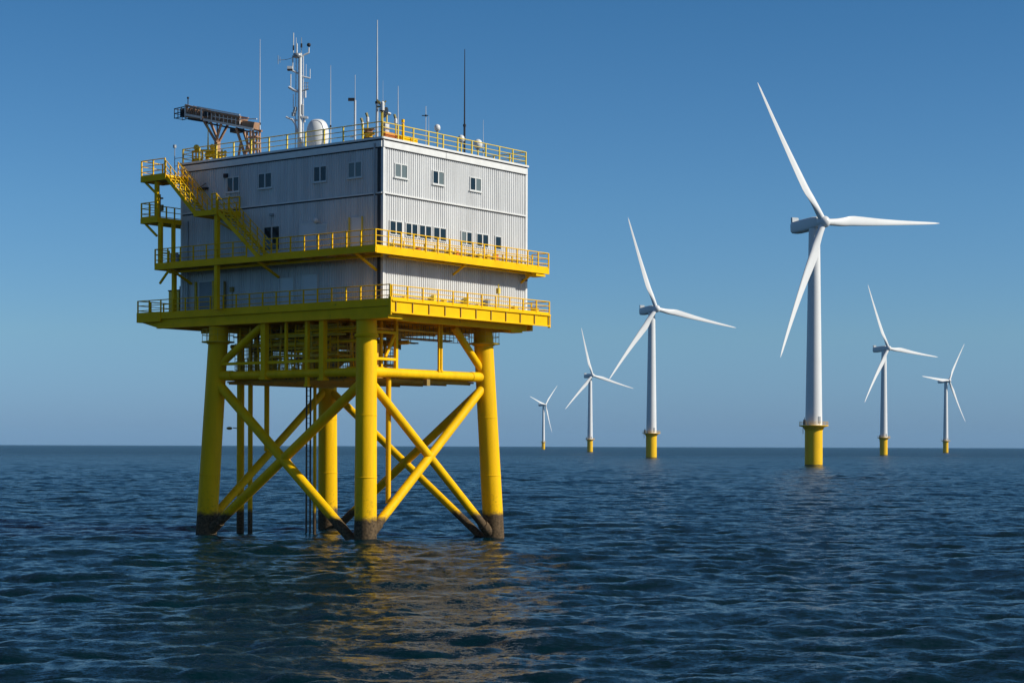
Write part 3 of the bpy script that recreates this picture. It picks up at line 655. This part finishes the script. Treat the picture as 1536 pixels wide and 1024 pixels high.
for k in range(9):
    v = 16.9 - k*.38; z = float(np.interp(v, [13.85, 17.45], [27.15, 28.0])); m.beam(Cb(v, z-.1, -.4), Cb(v, z-.45-.12*(k % 3), -.4), .05, .04)
m.beam(Cb(16.4, 27.45, -.4), Cb(14.1, 26.95, -.4), .04, .05); m.build('ladder_rails', 'pale_rust', t)
m = MB()                                 # tip basket
for du in (-.35, .35):
    for z in (27.78, 28.1, 28.42): m.beam(Cb(19.1, z, du), Cb(20.2, z - .05, du), .04, .05)
    for v in (19.5, 19.85, 20.2): m.beam(Cb(v, 27.73, du), Cb(v, 28.4, du), .04, .04)
for z in (27.75, 28.05, 28.36): m.beam(Cb(20.2, z, -.35), Cb(20.2, z, .35), .04, .04)
m.box(Cb(19.75, 27.8, -.25), Cb(19.15, 28.35, .25)); m.build('tip_basket', 'black', t)
MB().tube(Cb(19.25, 28.4), Cb(19.25, 29.1), .035, n=6).ball(Cb(19.25, 29.05), .08, 8).build('tip_light', 'black', t)
m = MB()                                 # trestles
for du in (-.3, .3):
    m.beam(Cb(17.4, 27.3, du), Cb(16.35, 25.75, du*.4), .13, .13); m.beam(Cb(15.7, 26.95, du), Cb(16.45, 25.75, du*.4), .13, .13); m.beam(Cb(16.75, 27.15, du), Cb(16.35, 25.8, 0), .09, .09)
m.beam(Cb(16.4, 25.8), Cb(16.4, 24.15), .28, .3); m.build('front_trestle', 'rust', t)
MB().box(Cb(16.65, 24.15, -.2), Cb(16.15, 24.95, .2)).box(Cb(16.9, 25.3, -.15), Cb(16.4, 25.5, .15)).build('trestle_foot', 'yellow', t)
m = MB()
for du in (-.3, .3):
    m.beam(Cb(14.3, 26.5, du), Cb(13.3, 24.2, du), .13, .13); m.beam(Cb(13.9, 25.4, du), Cb(14.15, 24.2, du), .12, .12)
    for v in (13.3, 13.0, 12.75): m.beam(Cb(v, 26.2, du), Cb(v-.05, 24.8, du), .1, .1)
for z in (25.0, 25.4, 25.8): m.beam(Cb(13.4, z), Cb(12.6, z), .5, .07)
m.build('rear_trestle', 'rust', t)

# yellow gear at the far left end of the roof
t = on_platform('beacon_stand', 'yellow round beacon on a short frame at the far left roof corner', 'beacon', .8, 17.0, RT)
m = MB()
for a, b in ((-.15, -.3), (.15, -.3), (-.15, .3), (.15, .3)): m.box((a-.04, b-.04, 0), (a+.04, b+.04, .95))
m.box((-.2, -.35, .951), (.2, .35, 1.02)); m.box((-.12, -.25, 0), (.12, .25, .5)); m.build('frame', 'yellow', t); MB().ball((0, .1, 1.22), .2, 14).build('globe', 'pale_yellow', t)
t = on_platform('deck_winch', 'yellow deck winch between the beacon and the thin yellow pole', 'winch', .9, 15.9, RT)
m = MB(); m.box((-.2, -.3, 0), (.2, .3, .12)); m.tube((0, -.3, .65), (0, .3, .65), .2, n=14); m.box((-.06, -.38, .1), (.06, -.32, 1.1)); m.box((-.06, .32, .1), (.06, .38, 1.0)); m.tube((0, -.3, .2), (0, .3, .2), .06, n=8); m.build('drum', 'yellow', t)
MB().ball((0, -.2, 1.15), .18, 10).tube((0, -.2, .9), (0, .9, 1.0), .08, n=8).build('motor', 'pipe', t)
t = on_platform('vent_pole', 'thin tapering yellow pole left of the front crane trestle', 'pole', 1.5, 16.75, RT)
MB().tube((0, 0, 0), (0, 0, 1.4), .07, n=8).tube((0, 0, 1.4), (0, 0, 2.9), .05, .015, n=8).build('tube', 'pale_yellow', t); MB().box((-.12, -.12, 0), (.12, .12, .06)).build('foot', 'yellow', t)
t = on_platform('valve_station', 'cluster of yellow valves right of the thin yellow pole', 'valves', 1.0, 15.1, RT)
m = MB()
for k in range(4): m.tube((0, -.5+k*.3, 0), (0, -.5+k*.3, .8+.1*(k % 2)), .05, n=8); m.ball((0, -.5+k*.3, .7), .12, 8)
m.tube((0, -.6, .5), (0, .6, .5), .06, n=8); m.build('manifold', 'pipe', t)
t = on_platform('slim_post', 'slim grey post outside the far left roof corner', 'post', -.2, 18.1, 23.2)
MB().tube((0, 0, 0), (0, 0, 2.2), .03, n=6).box((-.08, -.08, 2.1), (.08, .08, 2.3)).build('pole', 'grey', t); MB().tube((0, 0, 1.4), (0, -.9, 1.4), .02, n=6).tube((0, 0, .9), (0, -.9, .9), .02, n=6).build('stay', 'grey', t)

# ------------------------------------------------------------------ wind turbines
HUB = 75.1; OV = 4.2
def blade_mesh():
    m = MB(); NS = 26; NP = 20; vs = []; fs = []; Lb = 46.6
    for k in range(NS):
        s = k/(NS-1); z = 1.4 + Lb*s
        ch = float(np.interp(s, [0, .06, .14, .22, .32, .5, .7, .88, .97, 1], [2.1, 2.15, 2.7, 3.1, 2.8, 2.05, 1.4, .9, .55, .1]))
        th = float(np.interp(s, [0, .06, .14, .22, .32, .5, .7, 1], [1.0, .95, .58, .38, .30, .24, .20, .16]))
        tw = R(float(np.interp(s, [0, .1, .25, .5, 1], [16, 15, 10, 4, -1]))); circ = float(np.interp(s, [0, .06, .2], [1, .9, 0])); off = float(np.interp(s, [0, .06, .22, .5, 1], [0, 0, .42, .25, 0]))
        bend = -2.2*s*s
        for i in range(NP):
            a = 2*math.pi*i/NP; x = math.cos(a); y = math.sin(a)
            yy = y*(circ + (1-circ)*(0.55 + .45*x)*1.1)      # rounded nose at +x, thin tail at -x
            px = (x*.5*ch) - off*ch*.42*(1-circ); py = yy*.5*ch*th
            vs.append((px*math.cos(tw) - py*math.sin(tw), px*math.sin(tw) + py*math.cos(tw) + bend, z))
    for k in range(NS-1):
        for i in range(NP): j = (i+1) % NP; fs.append((k*NP+i, k*NP+j, (k+1)*NP+j, (k+1)*NP+i))
    m.add(vs, fs, True); m.add(vs[-NP:], [tuple(range(NP))]); return m
HM = Matrix.Translation((0, -OV, HUB)) @ Matrix.Rotation(R(-4), 4, 'X')
def set_blade(o, th): o.matrix_local = HM @ Matrix.Rotation(R(90 - th), 4, 'Y')
def make_turbine():
    t = thing('wind_turbine', 'x', 'wind turbine', group='wind turbines standing in the sea')
    m = MB(); m.tube((0, 0, -4), (0, 0, 12.2), 2.75, n=40, rings=3); tp = m.build('foundation', 'tp', t)
    m = MB(); m.lathe((0, 0, 0), [(2.78, 10.9), (3.3, 11.9), (4.5, 12.25), (4.55, 12.5), (2.6, 12.52)], 40); pf = m.build('service_platform', 'yellow', t)
    m = MB()
    for k in range(20):
        a = 2*math.pi*k/20; m.tube((4.4*math.cos(a), 4.4*math.sin(a), 12.5), (4.4*math.cos(a), 4.4*math.sin(a), 13.6), .04, n=5)
    for z in (13.05, 13.6):
        pts = [(4.4*math.cos(2*math.pi*k/40), 4.4*math.sin(2*math.pi*k/40), z) for k in range(41)]; m.path(pts, .045, 5)
    m.build('railing', 'pipe', pf)
    m = MB(); m.box((-4.5, -.8, 12.53), (-3.9, -.2, 14.2)); m.tube((-4.2, -.5, 14.2), (-4.2, -.5, 14.9), .1, n=6); m.tube((-4.3, .1, 9.8), (-4.3, .1, 12.3), .1, n=6); m.build('davit', 'black', pf)
    m = MB()
    for x in (-.3, .3): m.tube((-2.95, x, -1), (-2.95, x, 12.2), .06, n=6)
    for k in range(24): m.tube((-2.95, -.3, .5+k*.5), (-2.95, .3, .5+k*.5), .03, n=5)
    m.build('ladder', 'tp', tp)
    MB().tube((0, 0, 12.5), (0, 0, HUB-1.6), 2.62, 1.72, n=48, rings=6).build('tower', 'tower', t)
    m = MB(); m.box((-.45, -2.66, 13.0), (.45, -2.4, 15.2)); m.build('tower_door', 'grey', t)
    # nacelle: lofted rounded box running back (+Y) from the hub
    vs = []; fs = []; N = 24
    prof = [(-2.6, 1.35, 1.35, .1), (-2.2, 1.6, 1.65, .1), (0, 1.85, 1.9, .05), (3.5, 1.95, 1.95, 0), (7.4, 1.9, 1.9, 0), (9.0, 1.8, 1.8, .05), (9.5, 1.5, 1.5, .05)]
    for y, hw, hh, dz in prof:
        for i in range(N):
            a = 2*math.pi*i/N; c, s_ = math.cos(a), math.sin(a); e = .42
            vs.append((hw*math.copysign(abs(c)**e, c), y, dz + hh*math.copysign(abs(s_)**e, s_)))
    for k in range(len(prof)-1):
        for i in range(N): j = (i+1) % N; fs.append((k*N+i, (k+1)*N+i, (k+1)*N+j, k*N+j))
    m = MB(); m.add(vs, fs, True); m.add(vs[:N], [tuple(range(N))]); m.add(vs[-N:], [tuple(range(N))[::-1]])
    tilt = Matrix.Rotation(R(-4), 4, 'X'); m.v = [tuple(tilt @ Vector(p) + Vector((0, 0, HUB))) for p in m.v]
    na = m.build('nacelle', 'tower', t)
    m = MB(); m.box((-1.3, 8.6, 1.75), (1.3, 9.3, 3.3)); m.v = [tuple(tilt @ Vector(p) + Vector((0, 0, HUB))) for p in m.v]; m.build('cooler_fin', 'grey', na)
    m = MB(); m.tube((0, 0, -2.0), (0, 0, 1.0), 1.75, 1.72, n=28)
    m = MB(); m.lathe((0, 0, 0), [(1.5, -1.7), (1.8, -1.2), (1.85, .3), (1.7, 1.1), (1.2, 1.75), (.6, 2.1), (.01, 2.2)], 28)
    rx = HM @ Matrix.Rotation(R(90), 4, 'X'); m.v = [tuple(rx @ Vector(p)) for p in m.v]
    m.build('hub', 'tower', t)
    b0 = blade_mesh().build('blade', 'tower', t); set_blade(b0, 90)
    for k in (1, 2):
        b = b0.copy(); sc.collection.objects.link(b); b.parent = t; set_blade(b, 90+120*k)
    return t
def kids(o): return [c for c in sc.objects if c.parent is o]
def copy_tree(o, parent=None):
    c = o.copy(); sc.collection.objects.link(c)
    if parent: c.parent = parent
    for ch in kids(o): copy_tree(ch, c)
    return c
TURB = [  # px at the waterline, distance, yaw, blade phase, label
    (1220.5, 571, 42, 3, 'largest and nearest white wind turbine, with one blade pointing straight right'),
    (977, 931, 33, -10, 'second largest white wind turbine, the nearest one right of the platform'),
    (885, 1805, 32, -15, 'mid-distance white wind turbine between the platform and the second largest turbine'),
    (815, 3100, 54, 44, 'smallest and farthest wind turbine, just right of the platform legs'),
    (1325.5, 1295, 46, -6, 'white wind turbine next to the right of the largest one'),
    (1418.5, 1920, 53, 56, 'white wind turbine furthest right, with one blade pointing up and right'),
]
protos = make_turbine()
ts = [protos] + [copy_tree(protos) for _ in TURB[1:]]
for t, (px, d, yaw, ph, lab) in zip(ts, TURB):
    t.location = ((px - 768)/2758*d, d, 0)
    vis = math.degrees(math.atan2((px-768), 2758)); t.rotation_euler = (0, 0, R(yaw - vis))
    t['label'] = lab
    bl = [c for c in kids(t) if c.name.startswith('blade')]
    for k, b in enumerate(bl): set_blade(b, ph + 120*k)

# ------------------------------------------------------------------ the sea: wind waves as real displacement on a fan-graded sheet
def tile(N, L, V, wdir, seed, rms, lmin=.3, spread=2):
    rg = np.random.default_rng(seed); k1 = np.fft.fftfreq(N, L/N)*2*np.pi
    kx, ky = np.meshgrid(k1, k1, indexing='ij'); k = np.hypot(kx, ky); k[0, 0] = 1
    Lw = V*V/9.81; cosd = (kx*math.cos(wdir) + ky*math.sin(wdir))/k
    S = np.exp(-1/(k*Lw)**2)/k**3.7*(np.abs(cosd)**spread + .06)*np.exp(-(k*lmin/6.28)**2); S[0, 0] = 0
    h = (rg.normal(size=(N, N)) + 1j*rg.normal(size=(N, N)))*np.sqrt(S)
    z = np.fft.ifft2(h).real; sc_ = rms/z.std(); dx = np.fft.ifft2(-1j*kx/k*h).real; dy = np.fft.ifft2(-1j*ky/k*h).real
    return (z*sc_).astype(np.float32), (dx*sc_).astype(np.float32), (dy*sc_).astype(np.float32), L, N
def sample(T, X, Y, rot):
    z, dx, dy, L, N = T; c, s = math.cos(rot), math.sin(rot); U = ((X*c + Y*s)/L*N) % N; Vv = ((-X*s + Y*c)/L*N) % N
    i0 = np.floor(U).astype(int) % N; j0 = np.floor(Vv).astype(int) % N; fu = (U - np.floor(U)); fv = (Vv - np.floor(Vv)); i1 = (i0+1) % N; j1 = (j0+1) % N
    g = lambda a: a[i0, j0]*(1-fu)*(1-fv) + a[i1, j0]*fu*(1-fv) + a[i0, j1]*(1-fu)*fv + a[i1, j1]*fu*fv
    a, b = g(dx), g(dy); return g(z), a*c - b*s, a*s + b*c
T1 = tile(1024, 173.0, 3.3, R(96), 11, .082, .3, 6); T2 = tile(512, 61.3, 2.3, R(75), 5, .038, .2, 4); T3 = tile(512, 410.0, 7.5, R(80), 8, .09, 3)
rs = [2.0]
while rs[-1] < 1400:
    r = rs[-1]; rs.append(r + (1.0 if r < 30 else max(.10, min(.16 + (r-45)*.0028, 6))))
r_in = np.array(rs); r_out = np.array([1500, 2000, 3000, 4000, 6000, 9000, 13000, 18000.])
rad = np.concatenate([r_in, r_out])
th = np.concatenate([np.radians(np.arange(-180, -23, 4.0)), np.radians(np.linspace(-23, 23, 900)), np.radians(np.arange(27, 180, 4.0))])
RR, TT = np.meshgrid(rad, th, indexing='ij'); X = RR*np.sin(TT); Y = RR*np.cos(TT)
fade = np.clip((1400 - RR)/1100, 0, 1); front = np.clip((np.radians(28) - np.abs(TT))/np.radians(5), 0, 1); lodA = np.clip((900-RR)/600, 0, 1)
Z = np.zeros_like(X); DX = np.zeros_like(X); DY = np.zeros_like(X)
for T, rot, lod in ((T1, 0, lodA), (T2, R(25), np.clip((260-RR)/180, 0, 1)), (T3, R(-12), fade)):
    z, a, b = sample(T, X, Y, rot); Z += z*lod; DX += a*lod; DY += b*lod
gain = .5 + .5*front*0 + .5
Z *= gain; X = X + DX*fade*1.0; Y = Y + DY*fade*1.0; Z[-8:, :] = 0
nr, nth = RR.shape; verts = np.stack([X, Y, Z], -1).reshape(-1, 3).astype(np.float32)
i, j = np.meshgrid(np.arange(nr-1), np.arange(nth), indexing='ij'); jn = (j+1) % nth
quads = np.stack([i*nth+j, (i+1)*nth+j, (i+1)*nth+jn, i*nth+jn], -1).reshape(-1, 4)[:, ::-1].astype(np.int32)
me = bpy.data.meshes.new('sea'); me.vertices.add(len(verts)); me.vertices.foreach_set('co', verts.ravel())
me.loops.add(quads.size); me.loops.foreach_set('vertex_index', quads.ravel()); me.polygons.add(len(quads))
me.polygons.foreach_set('loop_start', np.arange(0, quads.size, 4, dtype=np.int32)); me.polygons.foreach_set('use_smooth', np.ones(len(quads), dtype=bool)); me.update(calc_edges=True)
sea = bpy.data.objects.new('sea', me); sc.collection.objects.link(sea); sea['kind'] = 'structure'
print('sea verts', len(verts))
RIP = ((0.16, 5, .42, (1, 2.8, 1)), (0.8, 3, .30, (1, 2.6, 1)), (4.4, 6, 1.25, (1, 2.6, 1)), (13.0, 4, .9, (1, 2.0, 1)), 1.0, 1.5)
m = bpy.data.materials.new('sea_water'); m.use_nodes = True; t = m.node_tree; L = t.links; b = t.nodes['Principled BSDF']
b.inputs['Base Color'].default_value = (0.0005, 0.0120, 0.0175, 1); b.inputs['Specular IOR Level'].default_value = 0.37; b.inputs['IOR'].default_value = 1.33
geo = t.nodes.new('ShaderNodeNewGeometry')
def vm(op, a, b_=None, scale=None):
    n = t.nodes.new('ShaderNodeVectorMath'); n.operation = op
    for k, x in enumerate((a, b_)):
        if x is None: continue
        if isinstance(x, tuple): n.inputs[k].default_value = x
        else: L.new(x, n.inputs[k])
    if scale is not None:
        if isinstance(scale, (int, float)): n.inputs['Scale'].default_value = scale
        else: L.new(scale, n.inputs['Scale'])
    return n.outputs['Value' if op == 'LENGTH' else 0]
# ripples too small to model: random surface slopes added to the modelled waves, stronger where the modelled waves are coarse
r_ = t.nodes.new('ShaderNodeMapRange'); L.new(vm('LENGTH', geo.outputs['Position']), r_.inputs[0])
r_.inputs[1].default_value = 60; r_.inputs[2].default_value = 1500; r_.inputs[3].default_value = RIP[4]; r_.inputs[4].default_value = RIP[5]
cur = geo.outputs['Normal']
q_ = t.nodes.new('ShaderNodeMapRange'); L.new(r_.inputs[0].links[0].from_socket, q_.inputs[0]); q_.inputs[1].default_value = 60; q_.inputs[2].default_value = 1300; q_.inputs[3].default_value = .16; q_.inputs[4].default_value = .29; L.new(q_.outputs[0], b.inputs['Roughness'])
for (scale, det, amp, st) in RIP[:4]:
    mp = t.nodes.new('ShaderNodeMapping'); mp.inputs['Scale'].default_value = st; mp.inputs['Rotation'].default_value = (0, 0, R(6*scale)); L.new(geo.outputs['Position'], mp.inputs[0])
    n = t.nodes.new('ShaderNodeTexNoise'); n.inputs['Scale'].default_value = scale; n.inputs['Detail'].default_value = det; n.inputs['Roughness'].default_value = .62; L.new(mp.outputs[0], n.inputs['Vector'])
    d = vm('MULTIPLY', vm('SUBTRACT', n.outputs['Color'], (.5, .5, .5)), (amp*.4, amp, 0))
    cur = vm('ADD', cur, vm('SCALE', d, None, r_.outputs[0]))
L.new(vm('NORMALIZE', cur), b.inputs['Normal']); me.materials.append(m)

# ------------------------------------------------------------------ thin sea haze
hz = MB(); hz.box((-19000, -19000, -1.5), (19000, 19000, 135)); ho = hz.build('haze', M['dark']); ho['kind'] = 'stuff'
hm = bpy.data.materials.new('haze_air'); hm.use_nodes = True; ht = hm.node_tree; ht.nodes.clear()
pv = ht.nodes.new('ShaderNodeVolumePrincipled'); oo = ht.nodes.new('ShaderNodeOutputMaterial'); ht.links.new(pv.outputs[0], oo.inputs['Volume'])
pv.inputs['Color'].default_value = (0.36, 0.68, 1.0, 1); pv.inputs['Density'].default_value = 0.000022; pv.inputs['Anisotropy'].default_value = 0.0
ho.data.materials[0] = hm
